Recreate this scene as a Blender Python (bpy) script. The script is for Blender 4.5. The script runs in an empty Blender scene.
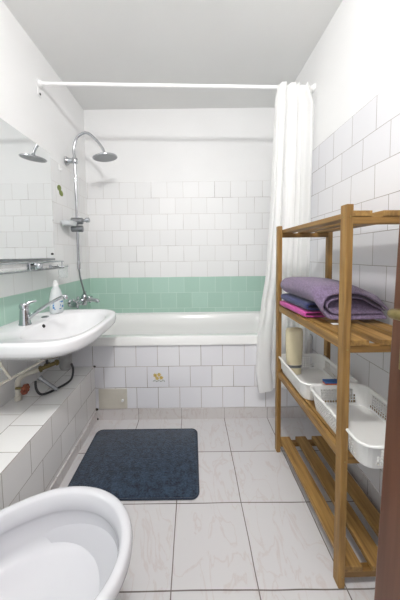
import bpy, bmesh, math, random
from mathutils import Vector, Matrix, noise
random.seed(4)
sc = bpy.context.scene
col = sc.collection
PI = math.pi

# ------------------------------------------------------------------ camera
H_CAM = 1.1579
pitch, yaw, roll = -.0559, -.0004, -.0121
fwd = Vector((-math.sin(yaw)*math.cos(pitch), math.cos(yaw)*math.cos(pitch), math.sin(pitch)))
rt = Vector((math.cos(yaw), math.sin(yaw), 0)); up = rt.cross(fwd)
Rv = math.cos(roll)*rt + math.sin(roll)*up
Uv = -math.sin(roll)*rt + math.cos(roll)*up
cam = bpy.data.cameras.new('camera'); camo = bpy.data.objects.new('camera', cam); col.objects.link(camo)
M = Matrix((Rv, Uv, -fwd)).transposed().to_4x4(); M.translation = Vector((0, 0, H_CAM))
camo.matrix_world = M
cam.sensor_fit = 'VERTICAL'; cam.sensor_height = 36; cam.sensor_width = 24
cam.lens = 248.2/600*36
cam.shift_x = (200-191.95)/600; cam.shift_y = -(300-269.35)/600
cam.clip_start = .02
sc.camera = camo

# ------------------------------------------------------------------ world, lamps, exposure
w = bpy.data.worlds.new('hallway_daylight'); sc.world = w; w.use_nodes = True
w.node_tree.nodes['Background'].inputs[0].default_value = (.97, .98, 1, 1)
w.node_tree.nodes['Background'].inputs[1].default_value = .85
sc.view_settings.view_transform = 'Standard'; sc.view_settings.look = 'None'
sc.view_settings.gamma = 1; sc.view_settings.use_curve_mapping = False
sc.view_settings.exposure = 0.43
lamp = bpy.data.lights.new('ceiling_bulb', 'POINT'); lamp.energy = 42; lamp.shadow_soft_size = .05
lamp.color = (1, .985, .965)
lo = bpy.data.objects.new('ceiling_bulb', lamp); col.objects.link(lo); lo.location = (.05, .14, 2.38)

# ------------------------------------------------------------------ helpers
def lin(h):
    h = h.lstrip('#'); r = []
    for i in (0, 2, 4):
        c = int(h[i:i+2], 16)/255
        r.append(c/12.92 if c <= .04045 else ((c+.055)/1.055)**2.4)
    return (*r, 1)

def base_mat(name, rough=.5, metal=0, **kw):
    m = bpy.data.materials.new(name); m.use_nodes = True
    b = m.node_tree.nodes['Principled BSDF']
    b.inputs['Roughness'].default_value = rough; b.inputs['Metallic'].default_value = metal
    for k, v in kw.items(): b.inputs[k.replace('_', ' ')].default_value = v
    return m, m.node_tree, b

def noisy(name, c1, c2, rough=.5, metal=0, scale=(20, 20, 20), ns=1., bump=0., det=4, **kw):
    m, t, b = base_mat(name, rough, metal, **kw); L = t.links.new; N = t.nodes.new
    tc = N('ShaderNodeTexCoord'); mp = N('ShaderNodeMapping'); mp.inputs['Scale'].default_value = scale
    nz = N('ShaderNodeTexNoise'); nz.inputs['Scale'].default_value = ns; nz.inputs['Detail'].default_value = det
    rp = N('ShaderNodeValToRGB'); rp.color_ramp.elements[0].position = .3; rp.color_ramp.elements[1].position = .7
    rp.color_ramp.elements[0].color = lin(c1); rp.color_ramp.elements[1].color = lin(c2)
    L(tc.outputs['Object'], mp.inputs[0]); L(mp.outputs[0], nz.inputs['Vector']); L(nz.outputs['Fac'], rp.inputs[0])
    L(rp.outputs[0], b.inputs['Base Color'])
    if bump:
        bp = N('ShaderNodeBump'); bp.inputs['Strength'].default_value = bump; bp.inputs['Distance'].default_value = .002
        L(nz.outputs['Fac'], bp.inputs['Height']); L(bp.outputs[0], b.inputs['Normal'])
    return m

def tile_mat(name, w_, h_, u0, v0, c1, c2, grout, dirt, offset=.5, rough=.16, mortar=.0016, band=None, veins=None, dirtpos=(.45, .6)):
    m, t, b = base_mat(name, rough); L = t.links.new; N = t.nodes.new
    uv = N('ShaderNodeUVMap'); uv.uv_map = 'UVMap'
    mp = N('ShaderNodeMapping'); mp.inputs['Location'].default_value = (-u0, -v0, 0)
    # slightly wandering joints
    n0 = N('ShaderNodeTexNoise'); n0.inputs['Scale'].default_value = 5; n0.inputs['Detail'].default_value = 1
    L(uv.outputs[0], n0.inputs['Vector'])
    sub = N('ShaderNodeVectorMath'); sub.operation = 'SUBTRACT'; sub.inputs[1].default_value = (.5, .5, .5)
    scl = N('ShaderNodeVectorMath'); scl.operation = 'SCALE'; scl.inputs['Scale'].default_value = .006
    add = N('ShaderNodeVectorMath'); add.operation = 'ADD'
    L(n0.outputs['Color'], sub.inputs[0]); L(sub.outputs[0], scl.inputs[0]); L(uv.outputs[0], add.inputs[0]); L(scl.outputs[0], add.inputs[1])
    L(add.outputs[0], mp.inputs[0])
    br = N('ShaderNodeTexBrick'); br.offset = offset; br.offset_frequency = 2
    br.inputs['Scale'].default_value = 1; br.inputs['Brick Width'].default_value = w_; br.inputs['Row Height'].default_value = h_
    br.inputs['Mortar Size'].default_value = mortar; br.inputs['Mortar Smooth'].default_value = .2; br.inputs['Bias'].default_value = 0
    br.inputs['Color1'].default_value = lin(c1); br.inputs['Color2'].default_value = lin(c2)
    L(mp.outputs[0], br.inputs['Vector'])
    n1 = N('ShaderNodeTexNoise'); n1.inputs['Scale'].default_value = 3.2; n1.inputs['Detail'].default_value = 3
    L(uv.outputs[0], n1.inputs['Vector'])
    rp = N('ShaderNodeValToRGB'); rp.color_ramp.elements[0].position = dirtpos[0]; rp.color_ramp.elements[1].position = dirtpos[1]
    rp.color_ramp.elements[0].color = lin(grout); rp.color_ramp.elements[1].color = lin(dirt)
    L(n1.outputs['Fac'], rp.inputs[0]); L(rp.outputs[0], br.inputs['Mortar'])
    out = br.outputs['Color']
    if band:
        g1, g2, gg, zlow, ztop = band
        b2 = N('ShaderNodeTexBrick'); b2.offset = offset; b2.offset_frequency = 2
        for k in ('Scale', 'Brick Width', 'Row Height', 'Mortar Size', 'Mortar Smooth', 'Bias'):
            b2.inputs[k].default_value = br.inputs[k].default_value
        b2.inputs['Color1'].default_value = lin(g1); b2.inputs['Color2'].default_value = lin(g2); b2.inputs['Mortar'].default_value = lin(gg)
        L(mp.outputs[0], b2.inputs['Vector'])
        sp = N('ShaderNodeSeparateXYZ'); L(uv.outputs[0], sp.inputs[0])
        lt = N('ShaderNodeMath'); lt.operation = 'COMPARE'; lt.inputs[1].default_value = (ztop+zlow)/2; lt.inputs[2].default_value = (ztop-zlow)/2
        L(sp.outputs[1], lt.inputs[0])
        mx = N('ShaderNodeMix'); mx.data_type = 'RGBA'
        L(lt.outputs[0], mx.inputs['Factor']); L(out, mx.inputs[6]); L(b2.outputs['Color'], mx.inputs[7]); out = mx.outputs[2]
    if veins:
        nv = N('ShaderNodeTexNoise'); nv.inputs['Scale'].default_value = 6.5; nv.inputs['Detail'].default_value = 7; nv.inputs['Distortion'].default_value = 1.4
        mv = N('ShaderNodeMapping'); mv.inputs['Scale'].default_value = (1.6, .7, 1); mv.inputs['Rotation'].default_value = (0, 0, -.6)
        L(uv.outputs[0], mv.inputs[0]); L(mv.outputs[0], nv.inputs['Vector'])
        r2 = N('ShaderNodeValToRGB'); e = r2.color_ramp.elements
        e[0].position = .47; e[0].color = (1, 1, 1, 1); e[1].position = .5; e[1].color = lin(veins)
        e2 = e.new(.53); e2.color = (1, 1, 1, 1)
        L(nv.outputs['Fac'], r2.inputs[0])
        mm = N('ShaderNodeMix'); mm.data_type = 'RGBA'; mm.blend_type = 'MULTIPLY'; mm.inputs['Factor'].default_value = .27
        L(out, mm.inputs[6]); L(r2.outputs[0], mm.inputs[7]); out = mm.outputs[2]
    L(out, b.inputs['Base Color'])
    bp = N('ShaderNodeBump'); bp.invert = True; bp.inputs['Strength'].default_value = .5; bp.inputs['Distance'].default_value = .0015
    L(br.outputs['Fac'], bp.inputs['Height'])
    n3 = N('ShaderNodeTexNoise'); n3.inputs['Scale'].default_value = 9; L(uv.outputs[0], n3.inputs['Vector'])
    b3 = N('ShaderNodeBump'); b3.inputs['Strength'].default_value = .12; b3.inputs['Distance'].default_value = .004
    L(n3.outputs['Fac'], b3.inputs['Height']); L(bp.outputs[0], b3.inputs['Normal']); L(b3.outputs[0], b.inputs['Normal'])
    rr = N('ShaderNodeMath'); rr.operation = 'MULTIPLY_ADD'; rr.inputs[1].default_value = .6; rr.inputs[2].default_value = rough
    L(br.outputs['Fac'], rr.inputs[0]); L(rr.outputs[0], b.inputs['Roughness'])
    return m

def finish(name, bm, mat, parent=None, smooth=False, angle=40):
    bmesh.ops.recalc_face_normals(bm, faces=bm.faces)
    me = bpy.data.meshes.new(name); bm.to_mesh(me); bm.free()
    for m in (mat if isinstance(mat, (list, tuple)) else [mat]): me.materials.append(m)
    if smooth:
        for p in me.polygons: p.use_smooth = True
        if hasattr(me, 'set_sharp_from_angle'): me.set_sharp_from_angle(angle=math.radians(angle))
    o = bpy.data.objects.new(name, me); col.objects.link(o)
    if parent is not None:
        o.parent = parent
        o.matrix_parent_inverse = Matrix.Translation(-parent.location)
    return o

def bevel(o, wd=.002, seg=2):
    md = o.modifiers.new('bevel', 'BEVEL'); md.width = wd; md.segments = seg; md.limit_method = 'ANGLE'; md.angle_limit = math.radians(40)
    return o

def subsurf(o, n=2):
    md = o.modifiers.new('subsurf', 'SUBSURF'); md.levels = n; md.render_levels = n; return o

def thing(name, loc, label, cat, group=None):
    o = bpy.data.objects.new(name, None); col.objects.link(o); o.location = loc; o.empty_display_size = .05
    return tag(o, label, cat, group)

def tag(o, label, cat, group=None):
    o['label'] = label; o['category'] = cat
    if group: o['group'] = group
    return o

def structure(o): o['kind'] = 'structure'; return o

def box(bm, x0, x1, y0, y1, z0, z1, mi=0):
    vs = [bm.verts.new(p) for p in ((x0, y0, z0), (x1, y0, z0), (x1, y1, z0), (x0, y1, z0), (x0, y0, z1), (x1, y0, z1), (x1, y1, z1), (x0, y1, z1))]
    for f in ((0, 3, 2, 1), (4, 5, 6, 7), (0, 1, 5, 4), (1, 2, 6, 5), (2, 3, 7, 6), (3, 0, 4, 7)):
        fc = bm.faces.new([vs[i] for i in f]); fc.material_index = mi
    return vs

def uvbox(bm, swap=False):
    ul = bm.loops.layers.uv.new('UVMap'); bm.normal_update()
    for f in bm.faces:
        n = f.normal; a = max(range(3), key=lambda i: abs(n[i]))
        for l in f.loops:
            c = l.vert.co
            l[ul].uv = ((c.y, c.z) if a == 0 else (c.x, c.z) if a == 1 else ((c.y, c.x) if swap else (c.x, c.y)))

def frame(d):
    d = d.normalized(); a = Vector((0, 0, 1)) if abs(d.z) < .9 else Vector((1, 0, 0))
    u = d.cross(a).normalized(); return u, d.cross(u).normalized()

def tube(bm, pts, r, n=12, cap=True):
    pts = [Vector(p) for p in pts]; rs = r if isinstance(r, (list, tuple)) else [r]*len(pts)
    rings = []; u = None
    for i, p in enumerate(pts):
        d = (pts[min(i+1, len(pts)-1)] - pts[max(i-1, 0)]).normalized()
        if u is None: u, _ = frame(d)
        u = (u - d*u.dot(d)).normalized(); v = d.cross(u)
        rings.append([bm.verts.new(p + (u*math.cos(2*PI*k/n) + v*math.sin(2*PI*k/n))*rs[i]) for k in range(n)])
    for a, b in zip(rings, rings[1:]):
        for k in range(n): bm.faces.new((a[k], a[(k+1) % n], b[(k+1) % n], b[k]))
    if cap:
        bm.faces.new(rings[0][::-1]); bm.faces.new(rings[-1])

def spline(ctrl, n=8, closed=False):
    c = [Vector(p) for p in ctrl]; out = []; m = len(c)
    rng = range(m if closed else m-1)
    for i in rng:
        if closed: p0, p1, p2, p3 = c[(i-1) % m], c[i], c[(i+1) % m], c[(i+2) % m]
        else: p0, p1, p2, p3 = c[max(i-1, 0)], c[i], c[i+1], c[min(i+2, m-1)]
        for k in range(n):
            t = k/n
            out.append(.5*((2*p1) + (p2-p0)*t + (2*p0-5*p1+4*p2-p3)*t*t + (3*p1-p0-3*p2+p3)*t**3))
    if not closed: out.append(c[-1])
    return out

def lathe(bm, prof, origin, axis=(0, 0, 1), n=24):
    """prof: list of (radius, distance along the axis)"""
    o = Vector(origin); ax = Vector(axis).normalized(); u, v = frame(ax); rings = []
    for r, h in prof:
        if r < 1e-6: rings.append([bm.verts.new(o + ax*h)])
        else: rings.append([bm.verts.new(o + ax*h + (u*math.cos(2*PI*k/n)+v*math.sin(2*PI*k/n))*r) for k in range(n)])
    for a, b in zip(rings, rings[1:]):
        for k in range(n):
            if len(a) == 1 and len(b) > 1: bm.faces.new((a[0], b[(k+1) % n], b[k]))
            elif len(b) == 1 and len(a) > 1: bm.faces.new((a[k], a[(k+1) % n], b[0]))
            elif len(a) > 1: bm.faces.new((a[k], a[(k+1) % n], b[(k+1) % n], b[k]))
    for rg, fl in ((rings[0], True), (rings[-1], False)):
        if len(rg) > 1: bm.faces.new(rg[::-1] if fl else rg)

def oval(cx, cy, fx, bx, ry, n, z, N=72):
    """closed outline: fx reach to +X, bx reach to -X, ry half width in Y, n squareness"""
    r = []
    for k in range(N):
        t = 2*PI*k/N; c, s = math.cos(t), math.sin(t)
        X = math.copysign(abs(c)**(2/n), c)*(fx if c > 0 else bx); Y = math.copysign(abs(s)**(2/n), s)*ry
        r.append(Vector((cx+X, cy+Y, z)))
    return r

def loft(bm, rings, cap0=True, cap1=True):
    R_ = [[bm.verts.new(p) for p in rg] for rg in rings]; n = len(R_[0])
    for a, b in zip(R_, R_[1:]):
        for k in range(n): bm.faces.new((a[k], a[(k+1) % n], b[(k+1) % n], b[k]))
    if cap0: bm.faces.new(R_[0][::-1])
    if cap1: bm.faces.new(R_[-1])

# ------------------------------------------------------------------ materials
T = .152
WHITE, WHITE2 = '#e9e9e8', '#dededf'
m_paint = noisy('white_wall_paint', '#f0f0f0', '#ededed', .55, scale=(3, 3, 3), bump=.12)
m_ceil = noisy('ceiling_paint', '#ebebea', '#e8e8e7', .7, scale=(2, 2, 2))
m_tile_back = tile_mat('back_wall_tiles', T, T, -.381, .95, '#efefef', '#eaeaea', '#d2cfcb', '#8f8780', rough=.42, band=('#b2d2c4', '#aacbbc', '#d2e4da', .0, .95), dirtpos=(.5, .68))
m_tile_left = tile_mat('left_wall_tiles', .16, T, .02, .95, '#ededed', '#e8e8e8', '#d8d6d3', '#b3ada6', rough=.35, band=('#b2d2c4', '#aacbbc', '#d5e5dc', .646, .95), dirtpos=(.5, .7))
m_tile_right = tile_mat('right_wall_tiles', .168, T, 1.315, .95, '#e4e4e7', '#dedee2', '#b8b4b1', '#98928d', rough=.3, dirtpos=(.35, .7))
m_tile_bath = tile_mat('bath_front_tiles', T, T, -.248, .534, '#ebebee', '#e5e5ea', '#b9b1ad', '#84786f', dirtpos=(.4, .6), mortar=.0018)
m_tile_ledge = tile_mat('ledge_tiles', .157, T, .847, .389, '#ecebea', '#e4e3e2', '#b3ada6', '#5f564e', dirtpos=(.45, .68), mortar=.0016)
m_tile_ledge_top = tile_mat('ledge_top_tiles', .157, .155, .94, -.69, '#eeedec', '#e6e5e4', '#a8a19a', '#5a5149', dirtpos=(.45, .66), mortar=.0018)
m_floor = tile_mat('marbled_floor_tiles', .3034, .3034, -.0853, .795, '#cdcbcc', '#c8c6c7', '#77706c', '#5e5650', offset=0, rough=.33, mortar=.0023, veins='#e0c4b8')
m_skirt = tile_mat('marbled_skirting_tiles', .3034, .1, -.0853, -.02, '#d0cccb', '#c8c4c2', '#978f8a', '#6d6560', offset=0, rough=.3, mortar=.0015, veins='#cfb5aa')
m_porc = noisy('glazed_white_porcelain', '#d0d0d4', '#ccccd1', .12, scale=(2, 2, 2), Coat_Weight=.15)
m_basin = noisy('glazed_basin_porcelain', '#e8e8ea', '#e4e4e7', .1, scale=(2, 2, 2), Coat_Weight=.2)
m_enamel = noisy('white_bath_enamel', '#f1f1f0', '#eeeeed', .15, scale=(2, 2, 2))
m_chrome = noisy('polished_chrome', '#c2c4c8', '#b7b9bd', .12, 1, scale=(6, 6, 6))
m_chrome_dull = noisy('dull_grey_metal', '#9b9da0', '#86888b', .35, 1, scale=(30, 30, 30))
m_darkface = noisy('shower_face_rubber', '#a5a7a9', '#96989a', .5, .3, scale=(300, 300, 300))
m_mirror, _, _b = base_mat('silvered_mirror_glass', .015, 1); _b.inputs['Base Color'].default_value = (.84, .86, .86, 1)
m_white_pl = noisy('white_plastic', '#eeeeee', '#e8e8e8', .35, scale=(5, 5, 5))
m_rod = noisy('white_enamelled_rod', '#f4f4f4', '#eeeeee', .3, scale=(5, 5, 5))
m_cream_metal = noisy('cream_painted_metal', '#dedad0', '#c8c2b4', .45, scale=(40, 40, 40))
m_basket = noisy('white_basket_plastic', '#e6e6e4', '#dfdfdd', .35, scale=(5, 5, 5))
m_wood_y = noisy('oiled_wood_lengthwise', '#6f5028', '#a9844a', .5, scale=(34, 2.2, 34), ns=2., bump=.1, det=6)
m_wood_z = noisy('oiled_wood_upright', '#755529', '#a37e46', .5, scale=(34, 34, 2.2), ns=2., bump=.1, det=6)
m_wood_x = noisy('oiled_wood_crosswise', '#6a4b22', '#96723e', .5, scale=(2.2, 34, 34), ns=2., bump=.1, det=6)
m_door = noisy('red_brown_door_varnish', '#50301f', '#684330', .4, scale=(30, 30, 1.6), ns=2., bump=.06, det=6)
m_brass = noisy('aged_brass', '#a8996a', '#8d7d4c', .32, 1, scale=(60, 60, 60))
m_brass2 = noisy('tarnished_brass_fitting', '#8f8257', '#5f5438', .45, .8, scale=(80, 80, 80))
m_rust = noisy('rusty_red_metal', '#9a5a45', '#6f3b2b', .7, .2, scale=(90, 90, 90), bump=.4)
m_black = noisy('black_rubber_hose', '#26262a', '#38383c', .5, scale=(90, 90, 90))
m_pvc = noisy('dusty_white_pvc', '#d8d4c9', '#c2bdb0', .45, scale=(40, 40, 40))
m_grey_pl = noisy('grey_plastic_pipe', '#9b9b9a', '#848483', .4, scale=(30, 30, 30))
m_dark = noisy('dark_opening', '#2a2a2a', '#1e1e1e', .7, scale=(10, 10, 10))
m_hatch = noisy('cream_painted_panel', '#d2cec3', '#c6c1b5', .45, scale=(9, 9, 9))
m_bluelab = noisy('blue_label_ink', '#5e9ad0', '#4c86c0', .4, scale=(30, 30, 30))
m_greendec = noisy('olive_green_decal', '#8b9a4a', '#6e7a3c', .5, scale=(60, 60, 60))
m_yel = noisy('yellow_print', '#dcc36a', '#c9a94c', .4, scale=(60, 60, 60))
m_gleaf = noisy('grey_green_print', '#a3ab9f', '#8f97a0', .4, scale=(60, 60, 60))
m_beige = noisy('beige_bottle_plastic', '#ddd3b6', '#d0c5a4', .4, scale=(12, 12, 12))
m_blue = noisy('blue_carton', '#2f5f9e', '#28528c', .5, scale=(20, 20, 20))
m_orange = noisy('orange_carton', '#c0653c', '#b0582f', .5, scale=(20, 20, 20))
m_dirt = noisy('black_mould_spot', '#3a322c', '#2c2520', .9, scale=(60, 60, 60))

def fabric(name, c1, c2, bump=.8, scale=260):
    m, t, b = base_mat(name, .95); L = t.links.new; N = t.nodes.new
    b.inputs['Sheen Weight'].default_value = .25
    tc = N('ShaderNodeTexCoord')
    nz = N('ShaderNodeTexNoise'); nz.inputs['Scale'].default_value = scale; nz.inputs['Detail'].default_value = 2
    n2 = N('ShaderNodeTexNoise'); n2.inputs['Scale'].default_value = scale/3; n2.inputs['Detail'].default_value = 3
    L(tc.outputs['Object'], nz.inputs['Vector']); L(tc.outputs['Object'], n2.inputs['Vector'])
    ad = N('ShaderNodeMath'); ad.operation = 'ADD'; L(nz.outputs['Fac'], ad.inputs[0]); L(n2.outputs['Fac'], ad.inputs[1])
    rp = N('ShaderNodeValToRGB'); rp.color_ramp.elements[0].position = .38; rp.color_ramp.elements[1].position = .62
    hf = N('ShaderNodeMath'); hf.operation = 'MULTIPLY'; hf.inputs[1].default_value = .5
    L(ad.outputs[0], hf.inputs[0]); L(hf.outputs[0], rp.inputs[0])
    rp.color_ramp.elements[0].color = lin(c1); rp.color_ramp.elements[1].color = lin(c2)
    L(rp.outputs[0], b.inputs['Base Color'])
    bp = N('ShaderNodeBump'); bp.inputs['Strength'].default_value = bump; bp.inputs['Distance'].default_value = .003
    L(nz.outputs['Fac'], bp.inputs['Height']); L(bp.outputs[0], b.inputs['Normal'])
    return m
m_mat = fabric('dark_blue_carpet', '#111b2a', '#33455a', scale=120)
m_matedge = fabric('near_black_binding', '#1c2533', '#263244')
m_lav = fabric('lavender_terry', '#605169', '#83718e', scale=300)
m_navy = fabric('navy_terry', '#151c4c', '#222b64', scale=300)
m_pink = fabric('magenta_terry', '#a92f7f', '#c6479a', scale=300)

def glassy(name, color, ior=1.45, rough=.02, alpha=None):
    m, t, b = base_mat(name, rough); b.inputs['Base Color'].default_value = color
    b.inputs['Transmission Weight'].default_value = 1; b.inputs['IOR'].default_value = ior
    return m
m_glass = glassy('greenish_shelf_glass', (.82, .93, .89, 1))
m_clear = glassy('clear_plastic', (.96, .98, .98, 1), 1.3, .05)
m_bottle, _, _b = base_mat('milky_translucent_plastic', .3); _b.inputs['Base Color'].default_value = lin('#eef2f4'); _b.inputs['Transmission Weight'].default_value = .25

m_curt = bpy.data.materials.new('white_curtain_cloth'); m_curt.use_nodes = True
t = m_curt.node_tree; t.nodes.clear()
o_ = t.nodes.new('ShaderNodeOutputMaterial'); mx = t.nodes.new('ShaderNodeMixShader'); mx.inputs[0].default_value = .38
d_ = t.nodes.new('ShaderNodeBsdfDiffuse'); tr = t.nodes.new('ShaderNodeBsdfTranslucent')
tcn = t.nodes.new('ShaderNodeTexCoord'); nzn = t.nodes.new('ShaderNodeTexNoise'); nzn.inputs['Scale'].default_value = 5
rpn = t.nodes.new('ShaderNodeValToRGB'); rpn.color_ramp.elements[0].color = lin('#f8f8f6'); rpn.color_ramp.elements[1].color = lin('#fcfcfc')
t.links.new(tcn.outputs['Object'], nzn.inputs['Vector']); t.links.new(nzn.outputs['Fac'], rpn.inputs[0])
t.links.new(rpn.outputs[0], d_.inputs[0]); t.links.new(rpn.outputs[0], tr.inputs[0])
t.links.new(d_.outputs[0], mx.inputs[1]); t.links.new(tr.outputs[0], mx.inputs[2]); t.links.new(mx.outputs[0], o_.inputs[0])

# ------------------------------------------------------------------ room shell
XL, XR, YB, YF, H = -.995, .835, 2.41, 1.705, 2.538
YN = -.35
ZT = .95 + 6*T

def wall(name, paintbox, tilebox, tmat):
    bm = bmesh.new(); box(bm, *paintbox, mi=0); box(bm, *tilebox, mi=1); uvbox(bm)
    return structure(finish(name, bm, [m_paint, tmat]))
wall('wall_left', (XL-.12, XL-.006, YN, YB+.12, 0, H), (XL-.02, XL, YN, YB+.003, 0, ZT), m_tile_left)
wall('wall_right', (XR+.006, XR+.12, YN, YB+.12, 0, H), (XR, XR+.02, YN, YB+.003, 0, ZT), m_tile_right)
wall('wall_back', (XL-.1, XR+.1, YB+.006, YB+.12, 0, H), (XL-.004, XR+.004, YB, YB+.02, 0, ZT), m_tile_back)
bm = bmesh.new(); box(bm, XL-.12, XR+.12, YN, YB+.12, -.05, 0); uvbox(bm); structure(finish('floor', bm, m_floor))
bm = bmesh.new(); box(bm, XL-.12, XR+.12, YN, YB+.12, H, H+.05); structure(finish('ceiling', bm, m_ceil))
# tiled front of the bath with its skirting row
bm = bmesh.new(); box(bm, XL, XR, YF, YF+.03, 0, .534); uvbox(bm); wf = structure(finish('wall_bath_front', bm, m_tile_bath))
bm = bmesh.new(); box(bm, -.69, XR, YF-.006, YF, 0, .078); uvbox(bm); structure(finish('baseboard_back', bm, m_skirt))
bm = bmesh.new(); box(bm, XR-.006, XR, YN, YF-.006, 0, .078); uvbox(bm); structure(finish('baseboard_right', bm, m_skirt))
# tiled pipe ledge on the left
bm = bmesh.new(); box(bm, XL, -.69, YN, YF, 0, .389)
uvbox(bm, swap=True)
for f in bm.faces:
    if abs(f.normal.z) > .5: f.material_index = 1
structure(bevel(finish('trim_1', bm, [m_tile_ledge, m_tile_ledge_top]), .003))
bm = bmesh.new(); box(bm, -.69, -.683, YN, YF-.006, 0, .06); uvbox(bm); structure(finish('baseboard_left', bm, m_skirt))
# mould spots in the corner where ledge and bath front meet
for i, (x, z, r) in enumerate(((-.684, .078, .009), (-.684, .008, .009), (-.69, .388, .008))):
    bm = bmesh.new(); bmesh.ops.create_icosphere(bm, subdivisions=2, radius=r, matrix=Matrix.Translation((x, YF-.006, z)) @ Matrix.Diagonal((1.2, .5, 1, 1)))
    for v in bm.verts: v.co += Vector((noise.noise(v.co*200), 0, noise.noise(v.co*230)))*.003
    finish('mould_spot', bm, m_dirt, wf)

# ------------------------------------------------------------------ bathtub
tub = thing('bathtub', (-.08, 2.06, .03), 'long white enamelled bathtub built in behind the tiled front', 'bathtub')
def rrect(x0, x1, y0, y1, r, z, n=10):
    pts = []
    for cx, cy, a0 in ((x1-r, y1-r, 0), (x0+r, y1-r, PI/2), (x0+r, y0+r, PI), (x1-r, y0+r, 1.5*PI)):
        for k in range(n+1):
            a = a0 + PI/2*k/n; pts.append(Vector((cx+r*math.cos(a), cy+r*math.sin(a), z)))
    return pts
bm = bmesh.new()
x0, x1, y0, y1 = XL+.002, XR-.002, YF-.012, YB-.003
loft(bm, [rrect(x0, x1, y0, y1, .012, .536), rrect(x0, x1, y0, y1, .012, .588), rrect(x0+.004, x1-.004, y0+.004, y1-.004, .012, .596),
          rrect(x0+.05, x1-.07, y0+.055, y1-.05, .16, .598), rrect(x0+.06, x1-.085, y0+.065, y1-.06, .16, .59),
          rrect(x0+.075, x1-.11, y0+.08, y1-.075, .16, .50), rrect(x0+.11, x1-.17, y0+.10, y1-.095, .15, .28),
          rrect(x0+.17, x1-.26, y0+.14, y1-.135, .12, .20), rrect(x0+.3, x1-.4, y0+.2, y1-.2, .1, .185)], cap0=False)
finish('tub_shell', bm, m_enamel, tub, True, 50)
bm = bmesh.new(); lathe(bm, [(.03, 0), (.03, .003), (.02, .005), (0, .005)], (-.6, 2.06, .187)); finish('drain', bm, m_chrome, tub, True)
bm = bmesh.new(); tube(bm, [(x, YB-.008, .600) for x in (XL+.01, -.3, .3, XR-.01)], .005, 8); finish('caulk_bead', bm, m_white_pl, tub, True)

# access hatch in the bath front
ht = thing('access_hatch', (-.565, YF, .08), 'cream painted access hatch low in the tiled bath front beside the ledge', 'hatch')
bm = bmesh.new(); box(bm, -.668, -.468, YF-.008, YF-.0005, .082, .226); bevel(finish('panel', bm, m_hatch, ht), .002)
bm = bmesh.new(); lathe(bm, [(.004, 0), (.004, .008), (.009, .01), (.009, .02), (0, .022)], (-.495, YF-.008, .15), (0, -1, 0), 14); finish('knob', bm, m_white_pl, ht, True)

# printed flower tile in the bath front: petals and leaves in very low relief of the print
def disc(bm, x, z, rx, rz, rot, y, n=12):
    vs = []
    for k in range(n):
        a = 2*PI*k/n; u, v = rx*math.cos(a), rz*math.sin(a)
        vs.append((x+u*math.cos(rot)-v*math.sin(rot), z+u*math.sin(rot)+v*math.cos(rot)))
    A = [bm.verts.new((p, y, q)) for p, q in vs]; B = [bm.verts.new((p, y-.0006, q)) for p, q in vs]
    bm.faces.new(A); bm.faces.new(B[::-1])
    for k in range(n): bm.faces.new((A[k], A[(k+1) % n], B[(k+1) % n], B[k]))
mt = thing('tile_print', (-.243, YF, .30), 'yellow flower print with grey leaves on one tile of the bath front', 'tile print')
bm = bmesh.new()
for cx, cz in ((-.268, .318), (-.24, .322), (-.254, .297), (-.225, .30)):
    for k in range(6): a = k*PI/3+cx*9; disc(bm, cx+.008*math.cos(a), cz+.008*math.sin(a), .007, .004, a, YF-.0003)
finish('flower', bm, m_yel, mt)
bm = bmesh.new()
for k in range(9): disc(bm, -.28+.0095*k, .277+.003*math.sin(k*2), .007, .003, .6+(k % 3)*.7, YF-.0003)
finish('leaf', bm, m_gleaf, mt)

# ------------------------------------------------------------------ mirror
mir = thing('wall_mirror', (XL, 1.3, 1.15), 'large frameless mirror on the left wall above the glass shelf', 'mirror')
bm = bmesh.new(); box(bm, XL+.018, XL+.026, .35, 1.76, 1.15, 1.872); bevel(finish('glass', bm, m_mirror, mir), .0015, 2)
bm = bmesh.new(); box(bm, XL+.0005, XL+.028, .35, 1.76, 1.138, 1.1495); finish('bottom_rail', bm, m_chrome_dull, mir)
for y in (1.73, .6):
    bm = bmesh.new(); lathe(bm, [(.007, 0), (.007, .005), (.004, .008), (0, .009)], (XL+.026, y, 1.18), (1, 0, 0), 14); finish('clip', bm, m_dark, mir, True)

# glass shelf with gallery rail
gs = thing('glass_shelf', (XL, 1.3, 1.08), 'narrow glass shelf with a chrome gallery rail below the mirror', 'shelf')
bm = bmesh.new(); box(bm, XL+.012, -.872, .93, 1.69, 1.086, 1.092); bevel(finish('glass_plate', bm, m_glass, gs), .002)
bm = bmesh.new(); tube(bm, spline([(XL+.005, .92, 1.13), (-.9, .92, 1.13), (-.868, .95, 1.13), (-.868, 1.3, 1.13), (-.868, 1.66, 1.13), (-.9, 1.695, 1.13), (XL+.005, 1.695, 1.13)], 8), .0035, 10)
finish('gallery_rail', bm, m_chrome, gs, True)
bm = bmesh.new(); tube(bm, spline([(XL+.005, .92, 1.085), (-.9, .92, 1.085), (-.868, .95, 1.085), (-.868, 1.3, 1.085), (-.868, 1.66, 1.085), (-.9, 1.695, 1.085), (XL+.005, 1.695, 1.085)], 8), .0035, 10)
finish('front_bar', bm, m_chrome_dull, gs, True)
for y in (.99, 1.33, 1.66):
    bm = bmesh.new(); tube(bm, [(-.868, y, 1.085), (-.868, y, 1.13)], .004, 8); finish('rail_post', bm, m_chrome, gs, True)
for y in (1.05, 1.52):
    bm = bmesh.new(); lathe(bm, [(.026, 0), (.026, .006), (.014, .012), (.013, .03), (.024, .036), (.026, .062), (.020, .072), (0, .075)], (XL, y, 1.105), (1, 0, 0), 20)
    finish('bracket', bm, m_chrome, gs, True)
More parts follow.
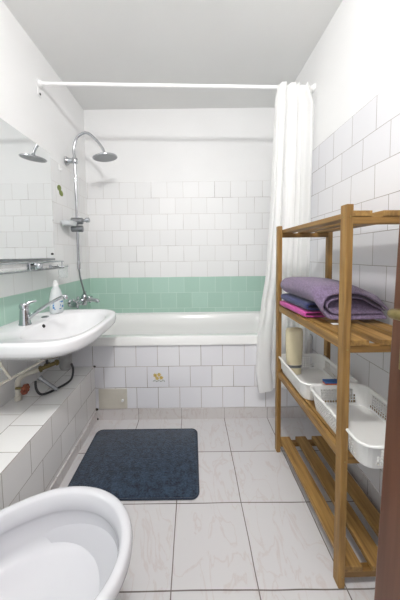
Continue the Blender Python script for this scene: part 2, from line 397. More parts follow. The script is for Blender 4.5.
# tumbler in a ring at the end of the shelf
tb = thing('toothbrush_tumbler', (-.90, 1.735, 1.0), 'clear tapered tumbler in a chrome ring at the right end of the glass shelf', 'tumbler')
bm = bmesh.new(); lathe(bm, [(.0, 0), (.024, 0), (.026, .005), (.034, .095), (.0325, .095), (.0245, .008), (0, .006)], (-.905, 1.74, 1.01), n=28); finish('cup', bm, m_clear, tb, True)
bm = bmesh.new(); tube(bm, [(-.905+.035*math.cos(a*PI/12), 1.74+.035*math.sin(a*PI/12), 1.092) for a in range(25)], .003, 8, False); tube(bm, [(-.94, 1.74, 1.092), (XL, 1.74, 1.092)], .004, 8)
lathe(bm, [(.015, 0), (.015, .006), (0, .008)], (XL, 1.74, 1.092), (1, 0, 0), 16)
finish('ring_holder', bm, m_chrome, tb, True)

# ------------------------------------------------------------------ wash basin
sink = thing('wash_basin', (-.74, 1.34, .62), 'white wall hung wash basin over the tiled ledge', 'basin')
bm = bmesh.new(); cx, cy = -.735, 1.34
def so(d, z, n=3.6, s=0): return oval(cx, cy, .266-d, .259, .343-d, n, z)
loft(bm, [oval(-.82, cy, .10, .17, .10, 3, .63), oval(-.80, cy, .17, .19, .17, 3, .66), oval(-.77, cy, .23, .224, .26, 3.2, .705),
          so(.012, .742), so(.003, .752), so(0, .765), so(0, .786), so(.001, .797), so(.006, .801), so(.022, .802), so(.032, .799),
          oval(-.675, cy, .165, .165, .272, 2.8, .797), oval(-.675, cy, .158, .158, .262, 2.8, .788), oval(-.675, cy, .145, .145, .24, 2.6, .755),
          oval(-.68, cy, .12, .12, .2, 2.4, .71), oval(-.69, cy, .08, .08, .12, 2.2, .685), oval(-.70, cy, .025, .025, .03, 2, .677)], cap0=True)
finish('bowl', bm, m_basin, sink, True, 60)
bm = bmesh.new(); lathe(bm, [(.022, 0), (.022, .003), (.012, .004), (0, .002)], (-.70, cy, .6775)); finish('drain', bm, m_chrome, sink, True)
bm = bmesh.new(); lathe(bm, [(.010, 0), (.010, .004), (.0, .004)], (-.828, 1.36, .776), (1, 0, .45), 16); finish('overflow_hole', bm, m_dark, sink, True)
bm = bmesh.new(); lathe(bm, [(.021, 0), (.021, .003), (.015, .005), (0, .005)], (-.885, 1.475, .7995)); finish('tap_hole_cover', bm, m_chrome_dull, sink, True)

# basin tap
fa = thing('basin_tap', (-.90, 1.30, .80), 'chrome single lever tap with a long thin spout on the wash basin', 'tap')
fx, fy, fz = -.895, 1.31, .799
bm = bmesh.new(); lathe(bm, [(.030, 0), (.030, .006), (.027, .012), (.024, .05), (.022, .082), (.018, .088)], (fx, fy, fz)); finish('body', bm, m_chrome, fa, True)
bm = bmesh.new(); lathe(bm, [(.019, 0), (.024, .003), (.025, .018), (.020, .027), (0, .030)], (fx, fy, fz+.087)); tube(bm, [(fx-.005, fy, fz+.105), (fx+.02, fy+.02, fz+.118), (fx+.04, fy+.04, fz+.122)], [.009, .008, .006], 10)
finish('lever_cap', bm, m_chrome, fa, True)
bm = bmesh.new(); tube(bm, spline([(fx+.01, fy, fz+.022), (fx+.04, fy+.002, fz+.05), (fx+.12, fy+.01, fz+.105), (fx+.195, fy+.015, fz+.145), (fx+.215, fy+.016, fz+.148)], 6), [.010]*6+[.009]*6+[.0085]*6+[.0085]*7, 14)
finish('spout', bm, m_chrome, fa, True)
bm = bmesh.new(); lathe(bm, [(.010, 0), (.012, .003), (.012, .018), (.009, .02)], (fx+.213, fy+.016, fz+.152), (.12, 0, -1), 16); finish('aerator', bm, m_chrome, fa, True)

# soap bottle
sb = thing('soap_bottle', (-.885, 1.60, .80), 'milky white soap bottle with a blue and white label at the back of the basin', 'bottle')
bx_, by_, bz_ = -.875, 1.585, .80
bm = bmesh.new()
loft(bm, [oval(bx_, by_, r*.8, r*.8, r*1.08, 2.3, bz_+h, 32) for r, h in ((.038, 0), (.043, .004), (.045, .05), (.044, .09), (.040, .115), (.031, .145), (.020, .165), (.015, .17))])
finish('body', bm, m_bottle, sb, True, 60)
bm = bmesh.new(); lathe(bm, [(.017, 0), (.017, .022), (.012, .026), (.010, .04), (0, .042)], (bx_, by_, bz_+.168), n=20); finish('cap', bm, m_white_pl, sb, True)
bm = bmesh.new()
# label wraps the front of the body, facing the room
def patch(bm, a0, a1, h0, h1, off=.0008, n=8):
    rows = []
    for h in (h0, h1):
        r = .044 if h < .09 else .044-(h-.085)*.2
        rows.append([(bx_+(r*.8+off)*math.cos(a0+(a1-a0)*k/n), by_+(r*1.08+off)*math.sin(a0+(a1-a0)*k/n), bz_+h) for k in range(n+1)])
    A = [bm.verts.new(p) for p in rows[0]]; B = [bm.verts.new(p) for p in rows[1]]
    for k in range(n): bm.faces.new((A[k], A[k+1], B[k+1], B[k]))
patch(bm, -1.9, .9, .025, .085)
finish('label', bm, m_white_pl, sb, True)
bm = bmesh.new()
for a0, a1, h0, h1 in ((-1.7, .3, .068, .078), (-1.5, -.9, .035, .062), (-.6, -.3, .045, .06), (-.1, .4, .035, .05), (-1.3, -.2, .028, .033)): patch(bm, a0, a1, h0, h1, .0016, 5)
finish('label_print', bm, m_bluelab, sb, True)

# basin support bracket
bk = thing('basin_bracket', (-.9, 1.1, .62), 'cream painted steel bracket running diagonally under the wash basin', 'bracket')
bm = bmesh.new(); tube(bm, [(-.93, 1.03, .565), (-.86, 1.142, .588), (-.756, 1.333, .627), (-.73, 1.375, .636)], .006, 8); finish('bracket_bar', bm, m_cream_metal, bk, True)
bm = bmesh.new(); tube(bm, [(-.86, 1.142, .588), (-.875, 1.11, .662), (-.878, 1.105, .685)], .006, 8); finish('bracket_stay', bm, m_cream_metal, bk, True)

# plumbing under the basin
tp = thing('basin_trap', (-.80, 1.5, .40), 'grey plastic waste trap hanging under the far side of the basin', 'trap')
bm = bmesh.new(); tube(bm, [(-.80, 1.50, .66), (-.80, 1.51, .57)], .018, 16); finish('tail_pipe', bm, m_grey_pl, tp, True)
bm = bmesh.new(); lathe(bm, [(.0, 0), (.030, .002), (.036, .02), (.036, .085), (.030, .10), (.02, .105), (0, .105)], (-.80, 1.525, .455), n=24); finish('cup', bm, m_grey_pl, tp, True)
bm = bmesh.new(); tube(bm, spline([(-.82, 1.545, .53), (-.88, 1.60, .53), (-.94, 1.62, .525), (XL, 1.62, .525)], 6), .016, 14); finish('outlet_pipe', bm, m_grey_pl, tp, True)

pv = thing('white_waste_elbow', (-.94, 1.31, .39), 'dusty white plastic elbow pipe bending down onto the ledge', 'pipe')
bm = bmesh.new(); tube(bm, spline([(-.945, 1.30, .391), (-.945, 1.30, .46), (-.942, 1.302, .496), (-.928, 1.318, .515), (-.90, 1.36, .518), (-.885, 1.38, .517)], 7), .0135, 14)
finish('pipe', bm, m_pvc, pv, True)
bm = bmesh.new(); lathe(bm, [(.018, 0), (.018, .022), (.016, .024)], (-.945, 1.30, .391), n=20); finish('collar', bm, m_pvc, pv, True)

vw = thing('stop_valve', (-.90, 1.28, .48), 'stop valve with a rusty red wheel beside the white elbow pipe', 'valve')
bm = bmesh.new()
for k in range(8):
    a = k*PI/4; bmesh.ops.create_icosphere(bm, subdivisions=2, radius=.012, matrix=Matrix.Translation((-.888, 1.275+.018*math.cos(a), .463+.016*math.sin(a))))
lathe(bm, [(.016, 0), (.019, .004), (.019, .012), (.012, .018), (0, .019)], (-.896, 1.275, .463), (1, -.2, 0), 20)
finish('wheel', bm, m_rust, vw, True)
bm = bmesh.new(); lathe(bm, [(.007, 0), (.007, .05)], (-.945, 1.285, .463), (1, 0, 0), 12); finish('stem', bm, m_brass2, vw, True)

bv = thing('brass_tee', (-.86, 1.39, .52), 'tarnished brass pipe tee with hex nuts above the ledge', 'pipe fitting')
bm = bmesh.new(); tube(bm, [(-.882, 1.384, .517), (-.80, 1.45, .535)], .012, 14); finish('tee_body', bm, m_brass2, bv, True)
for p, ax in (((-.880, 1.386, .5175), (.8, .64, .17)), ((-.815, 1.438, .532), (.8, .64, .17)), ((-.847, 1.412, .526), (0, 0, 1))):
    bm = bmesh.new(); lathe(bm, [(.018, 0), (.018, .014)], p, ax, 6); finish('hex_nut', bm, m_brass2, bv)
bm = bmesh.new(); tube(bm, [(-.847, 1.412, .53), (-.852, 1.41, .60), (-.853, 1.41, .632)], .007, 10); finish('riser', bm, m_black, bv, True)

pp = thing('metal_pipe_stub', (-.79, 1.36, .40), 'dull grey metal pipe stub slanting down onto the ledge', 'pipe')
bm = bmesh.new(); tube(bm, [(-.85, 1.345, .488), (-.80, 1.352, .443), (-.765, 1.358, .412)], [.010, .010, .009], 12); finish('tube', bm, m_chrome_dull, pp, True)
bm = bmesh.new(); lathe(bm, [(.013, 0), (.013, .016), (.009, .018)], (-.855, 1.344, .492), (.75, .1, -.66), 12); finish('end_nut', bm, m_chrome_dull, pp, True)

hb = bmesh.new(); tube(hb, spline([(-.868, 1.33, .478), (-.86, 1.325, .43), (-.83, 1.33, .403), (-.78, 1.40, .402), (-.745, 1.47, .412), (-.742, 1.50, .46), (-.752, 1.50, .50)], 8), .0065, 10)
tag(finish('flexible_hose', hb, m_black, None, True), 'black flexible hose looping over the ledge under the basin', 'hose')
hb = bmesh.new(); tube(hb, spline([(-.955, 1.52, .585), (-.93, 1.53, .60), (-.87, 1.54, .612), (-.78, 1.56, .622), (-.72, 1.57, .63)], 6), .006, 10)
tag(finish('supply_hose', hb, m_black, None, True), 'short black supply hose close under the basin, from the wall', 'hose')
bf = thing('wall_elbow_fitting', (XL, 1.52, .58), 'brass elbow fitting on the wall close under the basin', 'pipe fitting')
bm = bmesh.new(); lathe(bm, [(.018, 0), (.018, .012), (.012, .014), (.012, .036)], (XL, 1.52, .582), (1, 0, .1), 16); finish('elbow', bm, m_brass2, bf, True)

# ------------------------------------------------------------------ shower set on the left wall above the bath
sh = thing('shower_column', (-.93, 2.03, .78), 'chrome shower column with arched arm and round rain head above the bath', 'shower')
px_, py_ = -.925, 2.03
bm = bmesh.new()
arch = [(px_, py_, 1.085), (px_, py_, 1.5), (px_, py_, 1.9), (px_-.004, py_, 2.02), (px_+.03, py_, 2.11), (px_+.10, py_, 2.14), (px_+.165, py_, 2.095), (px_+.218, py_, 2.03), (px_+.238, py_, 1.985)]
tube(bm, spline(arch, 8), .0105, 14); finish('riser_pipe', bm, m_chrome, sh, True)
hd = Vector((.12, .07, -1)).normalized(); hc = Vector((px_+.243, py_, 1.948))
bm = bmesh.new(); lathe(bm, [(.011, -.04), (.014, -.03), (.016, -.018), (.03, -.012), (.092, -.006), (.096, -.002), (.096, .003), (.092, .005)], hc, hd, 40); head = finish('shower_head', bm, m_chrome, sh, True)
bm = bmesh.new(); lathe(bm, [(.09, 0), (.09, .002), (0, .002)], hc+hd*.004, hd, 40)
finish('nozzle_face', bm, m_darkface, head, True)
bm = bmesh.new(); lathe(bm, [(.034, 0), (.034, .008), (.022, .022), (.018, .06)], (XL, py_, 1.925), (1, 0, 0), 24); lathe(bm, [(.02, 0), (.022, .004), (.022, .036), (.02, .04)], (px_, py_, 1.905), n=20)
finish('wall_bracket', bm, m_chrome, sh, True)
bm = bmesh.new(); lathe(bm, [(.022, -.045), (.027, -.04), (.027, .04), (.022, .045)], (px_+.0, py_, 1.385), (1, .2, 0), 20)
lathe(bm, [(.022, -.045), (.027, -.04), (.027, .04), (.022, .045)], (px_-.0, py_, 1.447), (1, .2, 0), 20)
finish('slider', bm, m_chrome_dull, sh, True)
bm = bmesh.new(); lathe(bm, [(.012, 0), (.012, .05), (.020, .053), (.020, .077), (.015, .08)], (px_+.02, py_, 1.45), (1, 0, .06), 18); finish('hand_shower_holder', bm, m_chrome, sh, True)
bm = bmesh.new(); lathe(bm, [(.014, 0), (.014, .045), (.010, .06)], (px_+.001, py_, 1.06), n=16); finish('hose_nut', bm, m_chrome, sh, True)
bm = bmesh.new(); tube(bm, spline([(px_, py_, 1.07), (px_+.006, py_+.01, .98), (px_+.02, py_+.02, .9), (px_+.033, py_+.03, .82)], 8), .0065, 10); finish('hose', bm, m_chrome_dull, sh, True)
# clear soap dish on the slider
sd = thing('clear_soap_dish', (-.95, 1.97, 1.40), 'clear plastic soap dish clamped to the middle of the shower column', 'soap dish')
bm = bmesh.new()
loft(bm, [oval(-.94, 1.93, .035, .04, .06, 3, 1.400), oval(-.94, 1.93, .045, .045, .07, 3, 1.43), oval(-.94, 1.93, .042, .042, .067, 3, 1.43), oval(-.94, 1.93, .033, .038, .058, 3, 1.404)])
finish('dish', bm, m_bottle, sd, True, 60)

mxr = thing('bath_mixer', (-.9, 2.07, .77), 'chrome bath mixer tap with two handles on the left wall over the bath', 'tap')
my, mz = 2.07, .785
for y in (my-.075, my+.075):
    bm = bmesh.new(); lathe(bm, [(.032, 0), (.032, .006), (.018, .014), (.016, .055)], (XL, y, mz), (1, 0, 0), 20); finish('wall_flange', bm, m_chrome, mxr, True)
bm = bmesh.new(); lathe(bm, [(.018, -.10), (.025, -.095), (.027, 0), (.025, .095), (.018, .10)], (-.925, my, mz), (0, 1, 0), 20)
lathe(bm, [(.026, -.03), (.028, -.02), (.028, .035), (.022, .05), (.013, .065), (.013, .085)], (-.91, my, mz), (.12, 0, 1), 20)
finish('body', bm, m_chrome, mxr, True)
for s in (-1, 1):
    bm = bmesh.new(); lathe(bm, [(.018, 0), (.026, .006), (.027, .03), (.020, .042), (0, .044)], (-.925, my+s*.10, mz), (0, s, 0), 18)
    for k in range(4):
        a = k*PI/2+.5; c = Vector((-.925, my+s*.12, mz)); tube(bm, [c, c+Vector((math.cos(a), 0, math.sin(a)))*.042], [.009, .009], 10)
    finish('cross_handle', bm, m_chrome, mxr, True)
bm = bmesh.new(); tube(bm, spline([(-.925, my, mz), (-.88, my, mz+.010), (-.84, my, mz+.010), (-.80, my, mz+.004), (-.79, my, mz-.012)], 6), .0145, 14); finish('spout', bm, m_chrome, mxr, True)

# little wall things
wd = thing('wall_decal', (XL, 1.92, 1.66), 'small olive green leaf sticker on the left wall beside the mirror', 'sticker')
bm = bmesh.new()
for (y, z, ry, rz, rot) in ((1.908, 1.68, .030, .022, .3), (1.932, 1.647, .030, .023, -.2)):
    vs = [bm.verts.new((XL+.0002, y+ry*math.cos(a*PI/8)*math.cos(rot)-rz*math.sin(a*PI/8)*math.sin(rot), z+ry*math.cos(a*PI/8)*math.sin(rot)+rz*math.sin(a*PI/8)*math.cos(rot))) for a in range(16)]
    f = bm.faces.new(vs); r_ = bmesh.ops.extrude_face_region(bm, geom=[f])
    for v in r_['geom']:
        if isinstance(v, bmesh.types.BMVert): v.co.x += .0008
finish('leaf', bm, m_greendec, wd)
hk = thing('wall_hook', (XL, 1.92, 1.83), 'small white adhesive hook above the green sticker', 'hook')
bm = bmesh.new(); loft(bm, [[Vector((XL+h, 1.92+yy*s, 1.832+zz*s)) for yy, zz in [(.012*math.cos(a*PI/12), .026*math.sin(a*PI/12)) for a in range(24)]] for h, s in ((.0, 1), (.004, 1), (.006, .85))]); finish('plate', bm, m_white_pl, hk, True)
bm = bmesh.new(); tube(bm, spline([(XL+.005, 1.92, 1.825), (XL+.016, 1.92, 1.815), (XL+.02, 1.92, 1.825)], 5), .003, 8); finish('prong', bm, m_white_pl, hk, True)

# ------------------------------------------------------------------ curtain rod and curtain
RY, RZ = 1.73, 2.288
rod = thing('curtain_rod', (XL, RY, RZ), 'white shower curtain rod spanning wall to wall', 'rod')
bm = bmesh.new(); tube(bm, [(XL-.004, RY-.01, RZ+.024), (XR+.004, RY+.01, RZ-.012)], .0125, 16); finish('tube', bm, m_rod, rod, True)
for x, s in ((XL-.005, 1), (XR+.005, -1)):
    bm = bmesh.new(); lathe(bm, [(.026, 0), (.026, .006), (.018, .012), (.017, .025)], (x, RY-.01*s, RZ+(.024 if s > 0 else -.012)), (s, 0, 0), 20); finish('end_flange', bm, m_rod, rod, True)
hp = thing('rod_hanger', (XL, 1.71, 2.245), 'white plate with a dark screw just below the left end of the rod', 'bracket')
bm = bmesh.new(); box(bm, XL-.006, XL+.001, 1.69, 1.73, 2.225, 2.275); bevel(finish('plate', bm, m_rod, hp), .004, 3)
bm = bmesh.new(); lathe(bm, [(.008, 0), (.007, .003), (0, .003)], (XL+.001, 1.712, 2.24), (1, 0, 0), 12); finish('screw', bm, m_dark, hp, True)

cur = thing('shower_curtain', (.65, 1.70, .2), 'white shower curtain gathered at the right end of the rod', 'curtain')
bm = bmesh.new(); NU, NV = 150, 60; ztop, zbot = 2.291, .215
def interp(t, pts):
    for (a, x), (b, y) in zip(pts, pts[1:]):
        if t <= b: return x + (y-x)*(t-a)/(b-a)
    return pts[-1][1]
grid = []
for j in range(NV+1):
    v = j/NV; row = []
    xl = interp(v, [(0, .58), (.04, .562), (.42, .535), (.62, .508), (.8, .446), (.93, .430), (1, .45)]); xr = interp(v, [(0, .79), (.06, .826), (1, .805)])
    amp = interp(v, [(0, .010), (.05, .020), (.3, .028), (1, .030)])*.85*(1+.5*noise.noise(Vector((i/NU*4, v*1.5, 7))))
    for i in range(NU+1):
        u = i/NU; ph = (u+.05*math.sin(u*9+.7)+.05*math.sin(u*21+v*.8))*4.3*2*PI + .9*math.sin(v*2.2+u*5)
        uu = u + .02*math.sin(ph*1.0+1.3)
        x = xl + (xr-xl)*max(0, min(1, uu)); y = 1.688 + amp*(math.sin(ph)+.25*math.sin(2.3*ph+1)) + .012*noise.noise(Vector((u*5, v*3, 0)))*v
        y = min(y, YF-.016) if v > .78 else y
        z = ztop + (zbot-ztop)*v + (.03*math.sin(u*3)*v if v > .7 else 0) - (0 if v > .05 else .03*abs(math.sin(ph*.5)))
        if v > .78: y = min(1.684 - (v-.78)*.06 + amp*.75*math.sin(ph) - .02, YF-.02)
        elif v > .7: y -= (v-.7)/.08*.03
        row.append(bm.verts.new((x, y, z)))
    grid.append(row)
for a, b in zip(grid, grid[1:]):
    for i in range(NU): bm.faces.new((a[i], a[i+1], b[i+1], b[i]))
cl = finish('cloth', bm, m_curt, cur, True, 180)
for k in range(6):
    x = .60 + k*.038; bm = bmesh.new()
    tube(bm, [(x, RY+.007*x+.02*math.cos(a*PI/10), RZ-.0135+.02*math.sin(a*PI/10)) for a in range(21)], .0025, 8, False); finish('curtain_ring', bm, m_white_pl, cur, True)

# ------------------------------------------------------------------ bath mat
bm = bmesh.new(); loft(bm, [rrect(-.632, .018, 1.118, 1.586, .035, z) for z in (.001, .007)] + [rrect(-.629, .015, 1.121, 1.583, .032, .009)])
mat_t = thing('bath_mat', (-.307, 1.35, 0), 'dark blue rectangular carpet mat on the floor before the bath', 'mat')
finish('mat_pile', bm, m_mat, mat_t, True, 60)
bm = bmesh.new(); ring = rrect(-.634, .020, 1.116, 1.588, .036, .005); tube(bm, ring+[ring[0]], .0045, 8, False); finish('binding', bm, m_matedge, mat_t, True)

# ------------------------------------------------------------------ toilet
to = thing('toilet', (-.42, .575, 0), 'white porcelain toilet bowl without a seat beside the ledge', 'toilet')
TC = (-.41, .575)
def tov(d, z):
    pts = oval(TC[0], TC[1], .25-d, .278-d, .202-d, 2.05, z, 80)
    for p in pts:                       # the bowl narrows towards its back
        q = max(0, (TC[0]-p.x)/.278); p.y = TC[1]+(p.y-TC[1])*(1-.14*q)
    return pts
bm = bmesh.new()
loft(bm, [oval(-.46, .575, .15, .2, .11, 2.4, 0, 80), oval(-.46, .575, .145, .2, .105, 2.4, .03, 80), oval(-.46, .575, .15, .2, .11, 2.3, .14, 80),
          oval(-.44, .575, .19, .22, .145, 2.2, .26, 80), tov(.03, .325), tov(.012, .352), tov(.002, .368), tov(0, .382), tov(.003, .394), tov(.009, .399), tov(.017, .400), tov(.026, .398), tov(.031, .392), tov(.036, .372), tov(.041, .352), tov(.038, .347), tov(.036, .335), tov(.044, .285), tov(.055, .266), tov(.075, .258), tov(.12, .252),
          oval(-.43, .575, .09, .12, .065, 2, .247, 80), oval(-.45, .575, .06, .08, .04, 2, .235, 80), oval(-.46, .575, .03, .04, .02, 2, .225, 80)])
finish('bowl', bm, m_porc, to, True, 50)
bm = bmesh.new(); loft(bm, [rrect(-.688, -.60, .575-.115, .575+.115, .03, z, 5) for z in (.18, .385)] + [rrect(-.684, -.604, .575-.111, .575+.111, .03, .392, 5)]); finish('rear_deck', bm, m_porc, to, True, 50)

to.rotation_euler = (0, 0, math.radians(13)); to.location = (-.425, .583, 0)
# ------------------------------------------------------------------ wooden shelf unit
su = thing('shelf_unit', (.64, 1.11, 0), 'slatted wooden shelf unit with four tiers against the right wall', 'shelf unit')
X0, X1, Y0, Y1, HT = .488, .795, .797, 1.425, 1.315
legs = {}
for x in (X0, X1-.023):
    for y in (Y0, Y1-.033):
        bm = bmesh.new(); box(bm, x, x+.023, y, y+.033, 0, HT); legs[(x, y)] = bevel(finish('leg', bm, m_wood_z, su), .0025)
tiers = [.075, .49, .873, 1.295]
sx = [.513, .609, .706]
for ti, z in enumerate(tiers):
    for x in sx:
        dx = random.uniform(-.001, .001)
        bm = bmesh.new(); box(bm, x+dx, x+dx+.062, Y0+.004, Y1-.004, z-.019, z); bevel(finish('slat', bm, m_wood_y, su), .002)
    for y in (Y0+.006, Y1-.031):
        bm = bmesh.new(); box(bm, X0+.023, X1-.023, y, y+.025, z-.019-.024, z-.0192); bevel(finish('cross_rail', bm, m_wood_x, su), .002)
    if ti in (1, 2):
        for x in (X0+.004, X1-.020):
            bm = bmesh.new(); box(bm, x, x+.016, Y0+.033, Y1-.033, z-.036, z-.002); bevel(finish('side_rail', bm, m_wood_y, su), .002)
for z in (tiers[0]-.03, tiers[1]-.03, tiers[2]-.03, tiers[3]-.02):
    bm = bmesh.new(); lathe(bm, [(.0028, 0), (.0028, .0008), (0, .0012)], (X0+.0125, Y0, z), (0, -1, 0), 12); finish('screw', bm, m_brass, legs[(X0, Y0)], True)
    bm = bmesh.new(); lathe(bm, [(.0028, 0), (.0028, .0008), (0, .0012)], (X0, Y0+.018, z), (-1, 0, 0), 12); finish('screw', bm, m_brass, legs[(X0, Y0)], True)

su.rotation_euler = (0, 0, math.radians(.9))
# ------------------------------------------------------------------ baskets
def basket(x0, x1, y0, y1, z0, z1, label):
    b = thing('plastic_basket', ((x0+x1)/2, (y0+y1)/2, z0), label, 'basket', 'white baskets on the third tier')
    n = 8; r = .035; tap = .012
    def per(z, k):
        d = tap*(1-k); pts = rrect(x0+d, x1-d, y0+d, y1-d, r, z, n)
        return pts
    base = per(z0, 0); top = per(z1, 1)
    # resample both outlines to equal spacing
    def resample(pts, N):
        P = pts+[pts[0]]; L_ = [0]
        for a, c in zip(P, P[1:]): L_.append(L_[-1]+(c-a).length)
        out = []
        for i in range(N):
            s = L_[-1]*i/N
            for j in range(len(pts)):
                if L_[j+1] >= s: out.append(P[j].lerp(P[j+1], (s-L_[j])/max(1e-9, L_[j+1]-L_[j]))); break
        return out
    N = 92; A, B = resample(base, N), resample(top, N)
    levels = [0, .12, .27, .42, .57, .72, .87, 1]
    bm = bmesh.new(); rings = [[bm.verts.new(a.lerp(c, t)) for a, c in zip(A, B)] for t in levels]; holes = []
    for j, (p, q) in enumerate(zip(rings, rings[1:])):
        for k in range(N):
            f = bm.faces.new((p[k], p[(k+1) % N], q[(k+1) % N], q[k])); c = f.calc_center_median()
            cornerx = min(abs(c.x-x0), abs(c.x-x1)); cornery = min(abs(c.y-y0), abs(c.y-y1))
            if 0 < j < 6 and not (cornerx < .05 and cornery < .05): holes.append(f)
    for f in holes:
        r_ = bmesh.ops.inset_region(bm, faces=[f], thickness=.0018)
    bmesh.ops.delete(bm, geom=holes, context='FACES')
    bm.faces.new(rings[0][::-1])
    o = finish('basket_body', bm, m_basket, b)
    md = o.modifiers.new('solid', 'SOLIDIFY'); md.thickness = .003; md.offset = 0
    bm = bmesh.new(); rr = rrect(x0-.003, x1+.003, y0-.003, y1+.003, r, z1, n); tube(bm, rr+[rr[0]], .0055, 8, False); finish('rim', bm, m_basket, b, True)
    return b
basket(.514, .762, .722, 1.070, .4925, .572, 'nearer white perforated basket on the third tier, sticking out in front of the leg')
basket(.497, .748, 1.085, 1.415, .4925, .572, 'farther white perforated basket on the third tier, close to the curtain')

# bottle standing in the far basket
bo = thing('shampoo_bottle', (.57, 1.36, .495), 'beige bottle standing on its cap in the farther white basket', 'bottle')
bm = bmesh.new(); loft(bm, [oval(.562, 1.35, a*1.15, a*1.15, a*1.2*.55, 2.4, z, 32) for a, z in ((.030, .535), (.034, .545), (.038, .60), (.040, .66), (.040, .735), (.036, .748), (.02, .752))]); finish('body', bm, m_beige, bo, True, 60)
bm = bmesh.new(); loft(bm, [oval(.562, 1.35, a*1.15, a*1.15, a*1.2*.6, 2.4, z, 32) for a, z in ((.031, .497), (.033, .50), (.033, .528), (.031, .5345))]); finish('cap', bm, m_beige, bo, True, 60)
bm = bmesh.new(); loft(bm, [oval(.562, 1.35, a*1.15, a*1.15, a*1.2*.6, 2.4, z, 32) for a, z in ((.034, .5346), (.036, .538), (.036, .546), (.034, .549))]); finish('band', bm, m_chrome_dull, bo, True, 60)

# small box lying where the two baskets meet
ct = thing('small_carton', (.63, 1.08, .577), 'small blue and orange carton lying across the rims where the baskets meet', 'carton')
bm = bmesh.new(); box(bm, .585, .665, 1.066, 1.094, .5845, .5925); bevel(finish('carton', bm, m_blue, ct), .001)
bm = bmesh.new(); box(bm, .585, .665, 1.066, 1.094, .5785, .5843); bevel(finish('carton_flap', bm, m_orange, ct), .001)

# ------------------------------------------------------------------ towels
def towel(name, path, th, y0, y1, mat, label, sag, seed, taper=None):
    P2 = spline([(p[0], p[1], 0) for p in path], 6); n = len(P2)
    bm = bmesh.new(); rows = []
    NY = 26
    for j in range(NY+1):
        y = y0+(y1-y0)*j/NY; L1, L2 = [], []
        e = min(j, NY-j)/2.; hh = th/2*(1 if e > 1 else (.55+.45*e))
        for i, p in enumerate(P2):
            d = P2[min(i+1, n-1)]-P2[max(i-1, 0)]; nn = Vector((-d.y, d.x, 0)).normalized()
            k = .004*noise.noise(Vector((p.x*14+seed, y*12, p.y*20)))
            dx, dz = sag(p.x, p.y, (y-y0)/(y1-y0))
            a = p+nn*(hh+k*.4); c = p-nn*(hh-k*.4)
            wob = .006*noise.noise(Vector((seed, p.y*30, i*.05)))*(1-abs(2*j/NY-1))
            L1.append(bm.verts.new((a.x+dx, y+wob, a.y+dz))); L2.append(bm.verts.new((c.x+dx, y+wob, c.y+dz)))
        rows.append(L1+L2[::-1])
    m = len(rows[0])
    for a, b in zip(rows, rows[1:]):
        for k in range(m): bm.faces.new((a[k], a[(k+1) % m], b[(k+1) % m], b[k]))
    for r, fl in ((rows[0], 1), (rows[-1], 0)):
        h = m//2
        for k in range(h-1):
            q = (r[k], r[k+1], r[m-2-k], r[m-1-k]); bm.faces.new(q[::-1] if fl else q)
    t_ = thing(name, (.64, (y0+y1)/2, .874), label, 'towel', 'folded towels on the second tier')
    o = finish('terry_cloth', bm, mat, t_, True, 80); subsurf(o, 1)
    return t_
z0 = .8745
def sg_flat(x, z, v): return (-.012*v, 0)
pk = towel('folded_towel', [(.775, z0+.006), (.62, z0+.006), (.515, z0+.006), (.503, z0+.015), (.515, z0+.024), (.62, z0+.024), (.775, z0+.024)], 0.0115, 1.085, 1.375, m_pink, 'magenta folded towel at the bottom of the towel stack', sg_flat, 3)
nv = towel('folded_towel', [(.78, z0+.040), (.62, z0+.040), (.523, z0+.040), (.508, z0+.051), (.523, z0+.062), (.62, z0+.062), (.78, z0+.062)], 0.014, 1.08, 1.37, m_navy, 'navy blue folded towel in the middle of the towel stack', sg_flat, 9)
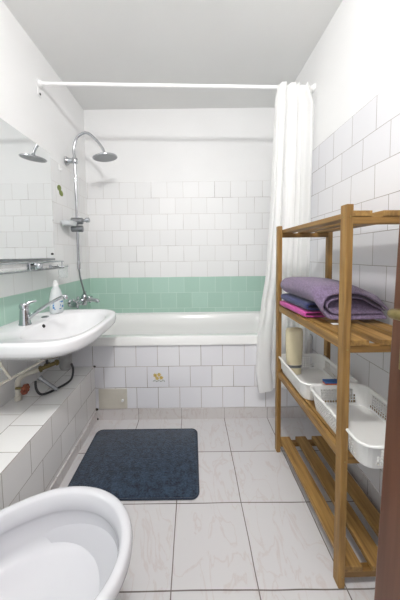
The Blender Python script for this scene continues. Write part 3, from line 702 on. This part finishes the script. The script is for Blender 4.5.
def sg(x, z, v):
    top = max(0, min(1, (z-.96)/.05))
    s = math.sin(min(1, v)*PI)
    right = max(0, (x-.66)/.14)
    low = max(0, min(1, (z0+.150-z)/.07)); e = max(0, min(1, 1-v/.16)); e = e*e*(3-2*e)
    return (-.018*v + .012*e, top*(.012*s + .010*v) - right*right*.020*top - .060*low*e - .012*(1-low)*e)
lv = towel('folded_towel', [(.775, z0+.080), (.66, z0+.078), (.55, z0+.080), (.520, z0+.095), (.513, z0+.115), (.535, z0+.136), (.59, z0+.142), (.67, z0+.139), (.73, z0+.122), (.780, z0+.102)], .015, .985, 1.375, m_lav, 'lavender folded towel lying on top of the towel stack', sg, 15)
bm = bmesh.new()
# inner layers of the lavender towel
def inner(path, th, y0, y1, seed):
    b = towel('x', path, th, y0, y1, m_lav, 'x', sg, seed); ch = b.children[0] if b.children else [o for o in bpy.data.objects if o.parent == b][0]
    ch.name = 'inner_fold'; ch.parent = lv; ch.matrix_parent_inverse = Matrix.Translation(-lv.location); bpy.data.objects.remove(b)
bm.free()
inner([(.765, z0+.092), (.66, z0+.091), (.57, z0+.092), (.541, z0+.101), (.535, z0+.113), (.55, z0+.123), (.60, z0+.129), (.67, z0+.127), (.73, z0+.110), (.77, z0+.100)], .009, .992, 1.37, 21)
bm = bmesh.new(); box(bm, .56, .588, .972, .992, z0+.001, z0+.003); finish('care_tag', bm, m_white_pl, lv)

# ------------------------------------------------------------------ open door at the right edge
dr = bpy.data.objects.new('door_1', None); col.objects.link(dr); structure(dr); dr.location = (.39, .5, 0)
bm = bmesh.new(); box(bm, .374, .414, -.33, .5, .005, 2.05); leaf = bevel(finish('door_leaf', bm, m_door, dr), .003)
bm = bmesh.new(); box(bm, .3715, .374, .432, .475, .93, 1.14); bevel(finish('handle_plate', bm, m_brass, dr), .002)
bm = bmesh.new()
tube(bm, spline([(.374, .455, 1.045), (.352, .455, 1.045), (.336, .452, 1.045), (.330, .43, 1.047), (.332, .38, 1.05), (.334, .335, 1.046)], 6), [.008]*6+[.009]*6+[.0095]*6+[.0095]*6+[.009]*7, 14)
finish('door_handle', bm, m_brass, dr, True)
dr.rotation_euler = (0, math.radians(1.9), 0)
